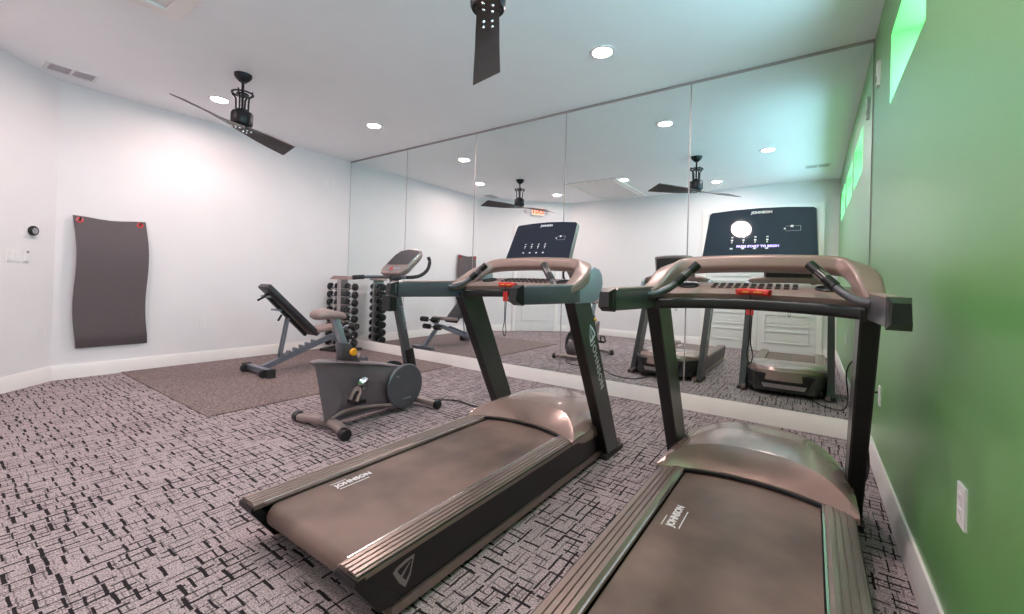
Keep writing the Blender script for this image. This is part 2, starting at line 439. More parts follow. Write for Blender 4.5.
# ceiling things -----------------------------------------------------------------
lamps = [(-5.37, 1.92, 'recessed ceiling lamp nearest the left wall, beyond the whole ceiling fan'),
         (-4.54, 3.32, 'recessed ceiling lamp near the mirror, right of the whole ceiling fan'),
         (-1.45, 3.25, 'recessed ceiling lamp near the mirror, right of the cropped ceiling fan'),
         (-4.55, .30, 'recessed lamp near the back wall, seen only in the mirror above the exit sign'),
         (-2.83, .90, 'recessed lamp seen only in the mirror beside the attic hatch'),
         (-.53, 1.58, 'recessed lamp seen only in the mirror near the green wall'),
         (-1.44, .0, 'recessed lamp near the back wall, seen only in the mirror right of the nearer fan')]
root = None
for x, y, lb in lamps:
    if root is None:
        root = t0 = thing('recessed_light', lb, 'ceiling light', (x, y, H), 'recessed ceiling lights')
        bm = bmesh.new(); n = 32
        prof = [(.105, 0), (.103, -.006), (.078, -.008), (.074, -.002)]
        rings = [[bm.verts.new((r*math.cos(2*PI*i/n), r*math.sin(2*PI*i/n), z)) for i in range(n)] for r, z in prof]
        for a, b in zip(rings, rings[1:]):
            for j in range(n): bm.faces.new([a[j], a[(j+1) % n], b[(j+1) % n], b[j]])
        finish(bm, 'trim_ring', M['white'], t0)
        bm = bmesh.new(); vs = [bm.verts.new((.075*math.cos(2*PI*i/n), .075*math.sin(2*PI*i/n), -.003)) for i in range(n)]; bm.faces.new(vs[::-1])
        me = bpy.data.meshes.new('lens'); bm.to_mesh(me); bm.free(); link('lens', me, M['lens'], t0)
    else:
        c = copy_tree(root); c.location = (x, y, H); c['label'] = lb

# attic hatch
ah = thing('attic_hatch', 'white rectangular ceiling hatch with raised trim, cropped at the top of the photo', 'ceiling hatch', (-3.42, .27, H))
bm = bmesh.new(); hx, hy = .53, .86
for a in ((-hx, hx, -hy, -hy+.085), (-hx, hx, hy-.085, hy), (-hx, -hx+.085, -hy+.085, hy-.085), (hx-.085, hx, -hy+.085, hy-.085)): add_box(bm, a[0], a[1], a[2], a[3], -.022, 0)
for a in ((-hx+.085, hx-.085, -hy+.085, -hy+.11), (-hx+.085, hx-.085, hy-.11, hy-.085), (-hx+.085, -hx+.11, -hy+.11, hy-.11), (hx-.11, hx-.085, -hy+.11, hy-.11)): add_box(bm, a[0], a[1], a[2], a[3], -.03, 0)
finish(bm, 'hatch_trim', M['trim'], ah)
box('hatch_panel', -hx+.115, hx-.115, -hy+.115, hy-.115, -.012, 0, M['whitedoor'], ah, .003, 1)

def register(x0, x1, y0, y1, label, long_y=True, group='ceiling air registers'):
    cx, cy = (x0+x1)/2, (y0+y1)/2; r = thing('air_register', label, 'air vent', (cx, cy, H), group); hx, hy = (x1-x0)/2, (y1-y0)/2; e = .025
    bm = bmesh.new()
    for a in ((-hx, hx, -hy, -hy+e), (-hx, hx, hy-e, hy), (-hx, -hx+e, -hy+e, hy-e), (hx-e, hx, -hy+e, hy-e)): add_box(bm, a[0], a[1], a[2], a[3], -.009, 0)
    if long_y: add_box(bm, -hx+e, hx-e, -.010, .010, -.009, 0)
    else: add_box(bm, -.010, .010, -hy+e, hy-e, -.009, 0)
    finish(bm, 'register_frame', M['white'], r)
    box('register_back', -hx+e, hx-e, -hy+e, hy-e, -.002, 0, M['grey_grille'], r)
    bm = bmesh.new(); n = 16
    for i in range(n):
        if long_y:
            y = -hy+e + (2*hy-2*e)*(i+.5)/n
            if abs(y) < .012: continue
            add_box(bm, -hx+e, hx-e, y-.0028, y+.0028, -.007, -.003)
        else:
            x = -hx+e + (2*hx-2*e)*(i+.5)/n
            if abs(x) < .012: continue
            add_box(bm, x-.0028, x+.0028, -hy+e, hy-e, -.007, -.003)
    finish(bm, 'louvres', M['grey_grille'], r)
register(-6.03, -5.79, .68, 1.04, 'two-section white ceiling air vent above the left wall')
register(-.13, .20, .26, .44, 'small ceiling air vent near the green wall, seen only in the mirror', False)

# ceiling fans --------------------------------------------------------------------
def make_fan(loc, ang, label):
    r = thing('ceiling_fan', label, 'ceiling fan', loc, 'two-blade industrial ceiling fans')
    m = M['fanmetal']
    lathe('canopy', [(0, 0), (.075, 0), (.075, -.022), (.06, -.045), (.042, -.062), (.03, -.075), (0, -.076)], (0,0,0), m, r)
    lathe('downrod', [(.012, -.07), (.012, -.36)], (0,0,0), m, r, n=12)
    ring = []
    bm = bmesh.new(); n = 32
    add_sweep(bm, [Vector((.088*math.cos(2*PI*i/n), .088*math.sin(2*PI*i/n), -.185)) for i in range(n)], circ(.0085, 8), closed=True)
    finish(bm, 'cage_ring', m, r)
    for i in range(4):
        a = PI/4 + i*PI/2
        pts = [(.088*math.cos(a), .088*math.sin(a), -.165), (.088*math.cos(a), .088*math.sin(a), -.195), (.058*math.cos(a), .058*math.sin(a), -.23), (.052*math.cos(a), .052*math.sin(a), -.38)]
        tube('cage_rod', pts, .0085, m, r, 8)
    bm = bmesh.new(); add_lathe(bm, [(0, -.188), (.055, -.188), (.055, -.202), (0, -.202)]); finish(bm, 'cage_plate', m, r)
    lathe('motor_housing', [(0, -.33), (.046, -.335), (.056, -.35), (.086, -.365), (.093, -.38), (.093, -.475), (.085, -.49), (0, -.492)], (0,0,0), m, r)
    lathe('hub_plate', [(0, -.492), (.068, -.492), (.068, -.505), (0, -.505)], (0,0,0), m, r)
    for s in (0, 1):
        a = ang + s*PI; ca, sa = math.cos(a), math.sin(a); bm = bmesh.new(); N = 14; top, bot = [], []
        for i in range(N+1):
            t = i/N; rr = -.04 + .72*t if s == 0 else .03 + .63*t
            w0 = .058 + .042*t; pitch = math.radians(5 + 17*min(1, t*2.2))
            for lst, dz in ((top, .005), (bot, -.005)):
                row = []
                for q in (-1, -.5, 0, .5, 1):
                    ext = .06*t**6*(q*.5+.5)*1.0
                    x = rr + ext; y = q*w0; z = -math.sin(pitch)*y + dz; y2 = math.cos(pitch)*y
                    row.append(bm.verts.new((x*ca - y2*sa, x*sa + y2*ca, -.512 + z)))
                lst.append(row)
        for i in range(N):
            for j in range(4):
                bm.faces.new([top[i][j], top[i][j+1], top[i+1][j+1], top[i+1][j]]); bm.faces.new([bot[i][j], bot[i+1][j], bot[i+1][j+1], bot[i][j+1]])
            bm.faces.new([top[i][0], top[i+1][0], bot[i+1][0], bot[i][0]]); bm.faces.new([top[i][4], bot[i][4], bot[i+1][4], top[i+1][4]])
        for j in range(4):
            bm.faces.new([top[0][j], bot[0][j], bot[0][j+1], top[0][j+1]]); bm.faces.new([top[N][j], top[N][j+1], bot[N][j+1], bot[N][j]])
        bl = finish(bm, 'blade', M['fanwood'], r)
        for (x, y) in ((.045, .022), (.045, -.022), (.095, .024), (.095, -.024)):
            pz = -.517 - math.sin(math.radians(8))*y
            lathe('blade_screw', [(0, -.011), (.006, -.010), (.009, -.004), (.009, .002), (0, .002)], (x*ca-y*sa, x*sa+y*ca, pz-.003), M['chrome'], bl, n=10)
    return r
make_fan((-4.50, 1.80, H), math.atan2(.88, -.47), 'whole dark two-blade ceiling fan hanging in front of the left wall')
make_fan((-1.42, 1.72, H), math.atan2(.77, -.63), 'dark two-blade ceiling fan cropped by the top edge, above the treadmills')

# wall plates --------------------------------------------------------------------
def plate(name, T, w, h, kind, label, cat, group=None):
    """T: x along the wall, y out of the wall"""
    r = thing(name, label, cat, (0,0,0), group); r.matrix_world = T
    box('plate', -w/2, w/2, 0, .006, -h/2, h/2, M['white'], r, .002, 2)
    if kind == 'outlet':
        for dz in (-.02, .02):
            s = box('receptacle', -.016, .016, .006, .0085, dz-.014, dz+.014, M['white'], r, .004, 2)
            for dx in (-.006, .006): box('slot', dx-.0012, dx+.0012, .0084, .009, dz-.003, dz+.007, M['grey_grille'], s)
    if kind == 'switch':
        for dx in (-.026, .026): box('rocker', dx-.016, dx+.016, .006, .010, -.033, .033, M['white'], r, .002, 1)
    return r
def TL(y, z): return Matrix(((0, 1, 0, L), (-1, 0, 0, y), (0, 0, 1, z), (0, 0, 0, 1)))
def TG(y, z): return Matrix(((0, -1, 0, G), (1, 0, 0, y), (0, 0, 1, z), (0, 0, 0, 1)))
def TA(s, z): return Matrix.Translation((0, 0, z)) @ Matrix.Translation(cham(s)) @ Matrix(((s2, s2, 0, 0), (-s2, s2, 0, 0), (0, 0, 1, 0), (0, 0, 0, 1)))
plate('wall_outlet', TL(2.14, .505), .072, .115, 'outlet', 'white outlet on the left wall between hanging mat and weight bench', 'outlet', 'wall outlets')
plate('wall_outlet', TA(.112, .512), .072, .115, 'outlet', 'white outlet on the angled wall below the thermostat', 'outlet', 'wall outlets')
plate('wall_outlet', TG(1.69, .548), .072, .115, 'outlet', 'white outlet low on the green wall nearest the camera', 'outlet', 'wall outlets')
plate('wall_outlet', TG(3.44, .50), .072, .115, 'outlet', 'white outlet on the green wall with a black plug, beyond the treadmill post', 'outlet', 'wall outlets')
plate('light_switch', TA(.425, 1.25), .125, .117, 'switch', 'two-gang white switch plate left of the small wall remote', 'light switch')
rc = thing('wall_remote', 'small white remote with grey button in a wall holder, right of the switch plate', 'remote'); rc.matrix_world = TA(.305, 1.258)
box('holder', -.024, .024, 0, .018, -.06, .052, M['white'], rc, .006, 2)
lathe('button', [(0, 0), (.013, 0), (.012, .004), (0, .005)], (0, .018, .028), M['printdim'], rc, (0,1,0), 16)
th = thing('thermostat', 'round black-faced thermostat on a white square plate, angled wall', 'thermostat'); th.matrix_world = TA(.262, 1.492)
box('back_plate', -.072, .072, 0, .010, -.062, .062, M['white'], th, .009, 3)
lathe('dial', [(0, .010), (.044, .010), (.047, .016), (.047, .030), (.042, .036), (0, .037)], (-.0, 0, 0), M['black'], th, (0,1,0), 32)
lathe('dial_face', [(0, .0371), (.030, .0371), (.030, .0376), (0, .0376)], (0, 0, 0), M['printdim'], th, (0,1,0), 28)
bp_ = thing('blank_wall_plates', 'faint pair of small white cover plates high on the left wall near the mirror', 'cover plate', (L, 3.80, 2.62))
for dy in (-.06, .06): box('plate', 0, .006, dy-.035, dy+.035, -.055, .055, M['white'], bp_, .002, 1)
ws = thing('wall_sensor', 'slim white sensor box high on the green wall beside the window', 'sensor', (G, 3.83, 2.64))
box('housing', -.018, 0, -.03, .03, -.085, .085, M['white'], ws, .006, 3)
box('lens', -.021, -.018, -.012, .012, -.05, -.015, M['printdim'], ws, .001, 1)

# exit sign -----------------------------------------------------------------------
ex = thing('exit_sign', 'lit exit sign with two emergency lamp heads above the exit door', 'exit sign'); ex.matrix_world = TA(1.37, 2.80)
box('housing', -.15, .15, .0, .055, -.09, .095, M['white'], ex, .008, 2)
fc = box('sign_face', -.135, .135, .055, .058, -.078, .08, M['exit'], ex)
text('exit_lettering', 'EXIT', .145, (0, .0595, 0), (-1, 0, 0), (0, 0, 1), M['exitword'], ex, 1.0, .004)
for s in (-1, 1):
    hd = lathe('lamp_head', [(0, 0), (.018, 0), (.03, .02), (.042, .05), (.045, .055), (0, .057)], (s*.215, .04, .02), M['white'], ex, (s*.45, .8, -.25), 18)
    tube('lamp_arm', [(s*.14, .03, .02), (s*.18, .03, .02), (s*.215, .045, .02)], .012, M['white'], hd, 10)

# hanging exercise mat ------------------------------------------------------------
hm = thing('hanging_exercise_mat', 'long black exercise mat hung by two red eyelets on the left wall', 'exercise mat', (L, 1.25, 0))
bm = bmesh.new(); NZ, NY = 34, 6; F, Bk = [], []
for i in range(NZ+1):
    t = i/NZ; z = 1.685 - 1.375*t
    off = .045 + .055*math.sin(PI*t*1.0)*(.35+.65*t) + .016*math.sin(t*7)
    if t > .93: off -= (t-.93)*.45
    ysh = .05*t + .018*math.sin(t*6.5)
    f, b = [], []
    for j in range(NY+1):
        y = -.30 + .585*j/NY + ysh; zz = z + (.012*math.cos(PI*(j/NY-.5)*2) * (1-t)**6 * -1)
        f.append(bm.verts.new((off, y, zz))); b.append(bm.verts.new((off-.014, y, zz)))
    F.append(f); Bk.append(b)
for i in range(NZ):
    for j in range(NY):
        bm.faces.new([F[i][j], F[i+1][j], F[i+1][j+1], F[i][j+1]]); bm.faces.new([Bk[i][j], Bk[i][j+1], Bk[i+1][j+1], Bk[i+1][j]])
    bm.faces.new([F[i][0], Bk[i][0], Bk[i+1][0], F[i+1][0]]); bm.faces.new([F[i][NY], F[i+1][NY], Bk[i+1][NY], Bk[i][NY]])
for j in range(NY):
    bm.faces.new([F[0][j], F[0][j+1], Bk[0][j+1], Bk[0][j]]); bm.faces.new([F[NZ][j], Bk[NZ][j], Bk[NZ][j+1], F[NZ][j+1]])
finish(bm, 'mat_sheet', M['wallmat'], hm, 60)
for dy in (-.25, .235):
    g = lathe('red_eyelet', [(.013, .0), (.030, .001), (.030, .006), (.013, .007), (.013, 0)], (.049, dy, 1.652), M['red'], hm, (1,0,0), 20)
for dy, lb in ((-.25, 'black wall hook through the left eyelet of the hanging mat'), (.235, 'black wall hook through the right eyelet of the hanging mat')):
    hk = thing('wall_hook', lb, 'hook', (L, 1.25+dy, 1.652), 'hooks holding the exercise mat')
    tube('hook_rod', [(0, 0, 0), (.06, 0, 0), (.085, 0, .008), (.092, 0, .03)], .006, M['black'], hk, 8)
    lathe('hook_base', [(0, 0), (.016, 0), (.014, .006), (0, .007)], (0,0,0), M['black'], hk, (1,0,0), 14)

# floor mat
tag(box('gym_floor_mat', L+.02, -3.86, 1.37, D-.022, 0, .009, M['speckle'], None, .003, 1), 'large dark speckled rubber mat on the carpet under the weight bench', 'floor mat')

# ================================================================ TREADMILLS
Y0 = 1.8
def make_treadmill(loc, label):
    r = thing('treadmill', label, 'treadmill', loc, 'commercial treadmills facing the mirror')
    o = -Y0
    # rails
    for s in (-1, 1):
        prof = [(.285, .205), (.285, .214), (.300, .222)]
        x = .300
        for i in range(4):
            prof += [(x, .224), (x+.014, .224), (x+.016, .219), (x+.019, .219)]; x += .021
        prof += [(.386, .219), (.392, .208), (.392, .195), (.285, .195)]
        bm = bmesh.new(); add_prism(bm, [(s*p[0], p[1]) for p in prof], 'y', .803+o, 2.45+o)
        sr = finish(bm, 'side_rail', M['rib'], r, 20)
        box('bright_strip', s*.283-.0035, s*.283+.0035, .84+o, 2.30+o, .206, .2185, M['chrome'], sr, .001, 1)
        bm = bmesh.new()
        add_prism(bm, [(.80+o, .217), (2.62+o, .217), (2.62+o, .055), (.955+o, .055), (.90+o, .075), (.84+o, .15)], 'x', s*.340, s*.390)
        bevel_all(bm, .006, 2)
        sk = finish(bm, 'side_skirt', M['black'], r)
        hexa('base_strip', [(s*.36, .93+o, .022), (s*.405, .93+o, .022), (s*.405, 2.95+o, .022), (s*.36, 2.95+o, .022),
                            (s*.36, .93+o, .052), (s*.400, .93+o, .050), (s*.400, 2.95+o, .050), (s*.36, 2.95+o, .052)], M['rib'], r, .004, 1)
        bm = bmesh.new()
        add_prism(bm, [(.792+o, .190), (.795+o, .205), (.83+o, .205), (.83+o, .19), (.97+o, .07), (.94+o, .052), (.885+o, .062), (.825+o, .145)], 'x', s*.286, s*.394)
        bevel_all(bm, .005, 2)
        finish(bm, 'rail_end_cap', M['black'], r)
        lathe('rear_foot', [(0, 0), (.026, 0), (.026, .02), (.014, .03), (.014, .06), (0, .06)], (s*.365, 1.03+o, 0), M['rubber'], r, n=16)
    # belt: loop around the rear roller
    pts = []
    for i in range(13):
        a = PI/2 + PI*i/12; pts.append((.895+o + .048*math.cos(a), .150 + .048*math.sin(a)))
    poly = [(2.60+o, .198)] + pts + [(2.60+o, .102)]
    bm = bmesh.new(); add_prism(bm, poly, 'x', -.275, .275); finish(bm, 'running_belt', M['belt'], r, 25)
    box('deck', -.279, .279, .93+o, 2.60+o, .112, .19, M['blackm'], r)
    box('cross_frame', -.34, .34, 1.0+o, 2.9+o, .045, .095, M['blackm'], r)
    # belt lettering
    text('belt_lettering', 'JOHNSON', .040, (-.208, 1.82+o, .1992), (0, 1, 0), (-1, 0, 0), M['print'], r, 1.0, .0012)
    bm = bmesh.new(); add_box(bm, -.177, -.173, 1.73+o, 1.88+o, .1984, .1998); add_box(bm, -.240, -.237, 1.72+o, 1.80+o, .1984, .1998)
    finish(bm, 'belt_underline', M['print'], r)
    # motor hood
    bm = bmesh.new(); NX = 28; rows = []
    for i in range(NX+1):
        u = -1 + 2*i/NX; au = abs(u); x = .402*u
        rear = 2.20 + .14*(1-au**2.2)
        crease = rear + .03 + .11*(1-au**3)
        front = 2.50 + .52*(1-au**2.6)**.62
        if au > .999: front = 2.50
        zc = .232 + .084*(1-au**5); zt = zc + .016*(1-au**3)
        e = max(0, 1-au**4)
        rows.append([bm.verts.new((x, rear+o, .200)), bm.verts.new((x, rear+.002+o, .222)), bm.verts.new((x, rear+(crease-rear)*.5+o, 0.222+(zc-.222)*.54)), bm.verts.new((x, crease+o, zc)),
                     bm.verts.new((x, crease+.04*e+.005+o, zc+.006*e)), bm.verts.new((x, crease+(front-crease)*.35+o, zt)), bm.verts.new((x, crease+(front-crease)*.7+o, zt-.006*e)),
                     bm.verts.new((x, front-.02*e+o, zc-.012)), bm.verts.new((x, front+.012*e+o, zc-.045)), bm.verts.new((x, front+.02*e+o, .17))])
    for a, b in zip(rows, rows[1:]):
        for j in range(len(a)-1): bm.faces.new([a[j], b[j], b[j+1], a[j+1]])
    hood = finish(bm, 'motor_hood', M['hood'], r, 13)
    bm = bmesh.new(); add_sweep(bm, [Vector((.402*(-1+2*i/NX), 2.193 + .14*(1-abs(-1+2*i/NX)**2.2)+o, .209)) for i in range(4, NX-3)], rrect(.014, .018, .004, 2))
    finish(bm, 'hood_lip', M['black'], hood)
    for s in (-1, 1):
        prism('hood_side_wing', [(2.20+o, .226), (2.55+o, .228), (2.72+o, .19), (2.72+o, .16), (2.35+o, .175)], 'x', s*.392, s*.400, M['hood'], hood)
    # front shell seen in the mirror
    bm = bmesh.new()
    poly = [(-.39, 2.52+o), (.39, 2.52+o), (.385, 2.72+o), (.28, 2.99+o), (-.28, 2.99+o), (-.385, 2.72+o)]
    lo = [bm.verts.new((p[0]*.97, p[1], .05)) for p in poly]; hi = [bm.verts.new((p[0], p[1], .24)) for p in poly]
    bm.faces.new(lo[::-1]); bm.faces.new(hi)
    for i in range(6): bm.faces.new([lo[i], lo[(i+1) % 6], hi[(i+1) % 6], hi[i]])
    bevel_all(bm, .012, 2); finish(bm, 'front_shell', M['body'], r)
    gp = prism('front_grille', [(-.27, .235), (.27, .235), (.20, .075), (-.20, .075)], 'y', 2.985+o, 3.004+o, M['black'], r, .004, 1)
    prism('grille_band', [(-.205, .13), (.205, .13), (.185, .085), (-.185, .085)], 'y', 3.002+o, 3.010+o, M['silver'], gp, .002, 1)
    box('front_badge', -.022, .022, 3.004+o, 3.007+o, .165, .195, M['print'], gp)
    # masts
    for s in (-1, 1):
        xa, xb = .378, .442
        ms = hexa('mast', [(s*xa, 2.655+o, .0), (s*xb, 2.655+o, 0), (s*xb, 2.835+o, 0), (s*xa, 2.835+o, 0),
                      (s*xa, 2.085+o, 1.06), (s*xb, 2.085+o, 1.06), (s*xb, 2.290+o, 1.06), (s*xa, 2.290+o, 1.06)], M['body'], r, .012, 3)
        e_ = .006
        ry = lambda z: 2.655 - .5377*z + o
        hexa('mast_insert', [(s*(xa+e_), ry(.05)-.003, .05), (s*(xb-e_), ry(.05)-.003, .05), (s*(xb-e_), ry(.05)+.02, .05), (s*(xa+e_), ry(.05)+.02, .05),
                      (s*(xa+e_), ry(1.02)-.003, 1.02), (s*(xb-e_), ry(1.02)-.003, 1.02), (s*(xb-e_), ry(1.02)+.02, 1.02), (s*(xa+e_), ry(1.02)+.02, 1.02)], M['black'], ms)
        y_at = lambda z: 2.745 - (2.745-2.1875)*z/1.06 + o
        # lettering runs down the outer face
        dn = Vector((0, y_at(0)-y_at(1), -1)).normalized(); nx = Vector((s, 0, 0))
        upv = nx.cross(dn) if True else None
        zc = .635
        text('mast_lettering', 'JOHNSON', .068, (s*.4428, y_at(zc)+.025, zc), dn, upv, M['print'], ms, 1.15, .0005)
        zc = .845; c = Vector((s*.4432, y_at(zc)+.025, zc))
        emblem('mast_emblem', c, -dn*.11, upv*.085*.6, M['print'], ms)
        box('mast_foot', min(s*.372, s*.448), max(s*.372, s*.448), 2.60+o, 2.89+o, 0, .032, M['blackm'], r, .008, 2)
    # emblem near the rear end of each skirt
    for s in (-1, 1):
        emblem_pts('skirt_emblem', s*.3912, o, M['silver'], r, s)
    # handrail arms
    for s in (-1, 1):
        x0, x1 = s*.399, s*.449
        side = [(1.56, 1.040), (1.56, 1.110), (1.62, 1.117), (2.06, 1.128), (2.16, 1.125), (2.16, 1.024), (1.60, 1.030)]
        arm = prism('handrail', [(p[0]+o, p[1]) for p in side], 'x', x0, x1, M['slate'], r, .010, 3)
        prism('handrail_pad', [(p[0]+o, p[1]) for p in [(1.60, 1.112), (1.62, 1.1215), (2.10, 1.1325), (2.12, 1.122)]], 'x', s*.398, s*.442, M['taupe'], arm, .003, 1)
        cap = hexa('handrail_cap', [(s*.403, 1.530+o, 1.047), (s*.446, 1.530+o, 1.047), (s*.453, 1.585+o, 1.027), (s*.396, 1.585+o, 1.027),
                                   (s*.406, 1.540+o, 1.104), (s*.444, 1.540+o, 1.104), (s*.451, 1.585+o, 1.120), (s*.397, 1.585+o, 1.120)], M['black'], arm, .010, 3)
        # shroud: the arm curls up into the console arch
        sh = [(2.10, 1.022), (2.32, 1.022), (2.40, 1.035), (2.455, 1.075), (2.472, 1.14), (2.455, 1.195), (2.41, 1.226), (2.34, 1.236), (2.26, 1.205), (2.16, 1.145), (2.10, 1.128)]
        prism('side_shroud', [(p[0]+o, p[1]) for p in sh], 'x', s*.405, s*.448, M['shroud'], r, .008, 2)
    # arch: rises from both arms and crosses in front
    half = [(.418, 2.02, 1.094), (.418, 2.10, 1.108), (.414, 2.19, 1.142), (.404, 2.265, 1.182), (.380, 2.335, 1.217), (.335, 2.378, 1.240), (.25, 2.388, 1.250), (.12, 2.390, 1.255), (0, 2.390, 1.257)]
    path = [Vector((-p[0], p[1]+o, p[2])) for p in half] + [Vector((p[0], p[1]+o, p[2])) for p in half[::-1][1:]]
    path = catmull(path, 4); n_ = len(path)
    scl = [min(1, .62 + .38*min(i_, n_-1-i_)/11) for i_ in range(n_)]
    sweep('console_arch', path, rrect(.094, .074, .020, 4), M['taupe'], r, up=Vector((0, 0.25, 1)), scales=scl)
    # lower dash
    bm = bmesh.new(); NX = 20; rows = []
    for i in range(NX+1):
        u = -1+2*i/NX; x = .405*u; c = 1-u*u
        rows.append([bm.verts.new(p) for p in ((x, 2.15+.05*c+o, 1.052+.012*c), (x, 2.135+.05*c+o, 1.095+.012*c), (x, 2.16+.05*c+o, 1.113+.012*c), (x, 2.33+.04*c+o, 1.150+.012*c), (x, 2.40+.03*c+o, 1.150+.012*c), (x, 2.40+.03*c+o, 1.06+.012*c))])
    for a, b in zip(rows, rows[1:]):
        for j in range(6): bm.faces.new([a[j], b[j], b[(j+1) % 6], a[(j+1) % 6]])
    bm.faces.new(rows[0]); bm.faces.new(rows[-1][::-1])
    dash = finish(bm, 'dash', M['taupe'], r, 25)
    def dz(y): return 1.125 + (y-2.21)/(2.37-2.21)*.037
    for i in range(11):
        x = -.165 + i*.033
        for q, y in enumerate((2.255, 2.295, 2.33)):
            c = 1-(x/.405)**2; zb = 1.113+.012*c + (y+0-(2.16+.05*c))/(.17-.01*c)*.037
            box('key', x-.010, x+.010, y-.009+o, y+.009+o, zb-.004, zb+.006, M['brownbutton'], dash)
    for s in (-1, 1):
        bm = bmesh.new(); add_sweep(bm, [Vector((s*.285+.045*math.cos(2*PI*i/24), 2.27+.045*math.sin(2*PI*i/24)+o, 1.137+.22*.045*math.sin(2*PI*i/24)+.006)) for i in range(24)], circ(.005, 6), closed=True)
        finish(bm, 'cup_ring', M['black'], dash)
        lathe('cup_well', [(0, -.002), (.042, -.002), (.042, .0005), (0, .0005)], (s*.285, 2.27+o, 1.141), M['black'], dash, (0, -.21, .98), 20)
    # dark under-beam
    bm = bmesh.new(); add_sweep(bm, [Vector((.40*(-1+2*i/16), 2.13+.05*(1-(-1+i/8)**2)+o, 1.048+.014*(1-(-1+i/8)**2))) for i in range(17)], rrect(.056, .050, .014, 3))
    finish(bm, 'cross_beam', M['black'], r)
    # grips
    for s in (-1, 1):
        g = tube('grip_tube', [(s*.405, 2.00+o, 1.092), (s*.375, 2.02+o, 1.095), (s*.335, 2.06+o, 1.118), (s*.30, 2.09+o, 1.150), (s*.23, 2.13+o, 1.225)], .0165, M['slate'], r, 14, 5)
        tube('grip_sleeve', [(s*.300, 2.09+o, 1.150), (s*.215, 2.139+o, 1.240)], .021, M['black'], g, 16)
        tube('pulse_plate', [(s*.270, 2.1075+o, 1.182), (s*.245, 2.122+o, 1.208)], .0213, M['silver'], g, 12)
    # screen
    tl = math.radians(27); ct, st = math.cos(tl), math.sin(tl)
    sy, sz = 2.392, 1.284
    def SP(x, v, d=0): return Vector((x, sy + v*st + d*ct + o, sz + v*ct - d*st))
    outline = [(-.250, .0), (.250, .0), (.240, .275), (.230, .286), (.12, .296), (0, .300), (-.12, .296), (-.230, .286), (-.240, .275)]
    def slab(name, ol, d0, d1, m, par, bev=0):
        bm = bmesh.new(); A = [bm.verts.new(SP(p[0], p[1], d0)) for p in ol]; Bv = [bm.verts.new(SP(p[0], p[1], d1)) for p in ol]; n = len(ol)
        bm.faces.new(A); bm.faces.new(Bv[::-1])
        for i in range(n): bm.faces.new([A[i], Bv[i], Bv[(i+1) % n], A[(i+1) % n]])
        bmesh.ops.recalc_face_normals(bm, faces=bm.faces); bevel_all(bm, bev, 2)
        return finish(bm, name, m, par)
    sc = slab('screen_housing', outline, 0, .034, M['silver'], r, .004)
    slab('screen_back', [(x*.9, .02+v*.85) for x, v in outline], .030, .052, M['body'], sc, .008)
    slab('screen_face', [(x*.985, .003+v*.985) for x, v in outline], -.003, .002, M['screen'], sc, .0)
    e = -.0036
    R_ = (1, 0, 0); U_ = SP(0, 1)-SP(0, 0)
    text('screen_lettering', 'JOHNSON', .020, SP(.008, .270, e), R_, U_, M['print'], sc, 1.0, .0008)
    marks = [(.135, .172, .012, .012), (.108, .160, .008, .009)]
    for i in range(4):
        x = -.115 + i*.052
        marks += [(x-.005, .118, .010, .007), (x-.005, .100, .010, .009), (x-.002, .087, .004, .010), (x-.0065, .050, .013, .009)]
    for (x, v, w, h) in marks:
        bm = bmesh.new(); bm.faces.new([bm.verts.new(SP(x+a*w, v+b*h, e)) for a, b in ((0, 0), (1, 0), (1, 1), (0, 1))])
        finish(bm, 'screen_symbol', M['print'], sc)
    bm = bmesh.new()
    for (x, v, w, h) in ((.115, .150, .062, .0018), (.115, .178, .018, .0018), (.150, .178, .027, .0018), (.1755, .150, .0018, .029)):
        bm.faces.new([bm.verts.new(SP(x+a*w, v+b*h, e)) for a, b in ((0, 0), (1, 0), (1, 1), (0, 1))])
    finish(bm, 'screen_outline', M['printdim'], sc)
    # safety key with tag and cord
    ky = sweep('safety_key', [(-.052, 2.165+o, 1.116), (-.04, 2.170+o, 1.118), (.012, 2.176+o, 1.119), (.064, 2.170+o, 1.116), (.076, 2.165+o, 1.114)], rrect(.026, .030, .010, 3), M['red'], r, 3)
    bm = bmesh.new(); add_box(bm, -.028, -.006, 2.153+o, 2.160+o, 1.116, 1.121); add_box(bm, .014, .046, 2.154+o, 2.161+o, 1.115, 1.120)
    finish(bm, 'key_marking', M['yellow'], ky)
    box('key_tag', -.012, .016, 2.160+o, 2.176+o, 1.015, 1.075, M['red'], ky, .004, 2)
    tube('key_cord', [(.002, 2.166+o, 1.105), (.004, 2.160+o, 1.04), (.0, 2.165+o, .90), (-.006, 2.160+o, .84), (.006, 2.16+o, .80), (.018, 2.16+o, .835), (.007, 2.165+o, .90), (.012, 2.165+o, 1.05)], .0028, M['black'], ky, 6, 6, up=Vector((0,1,0)))
    return r, sc

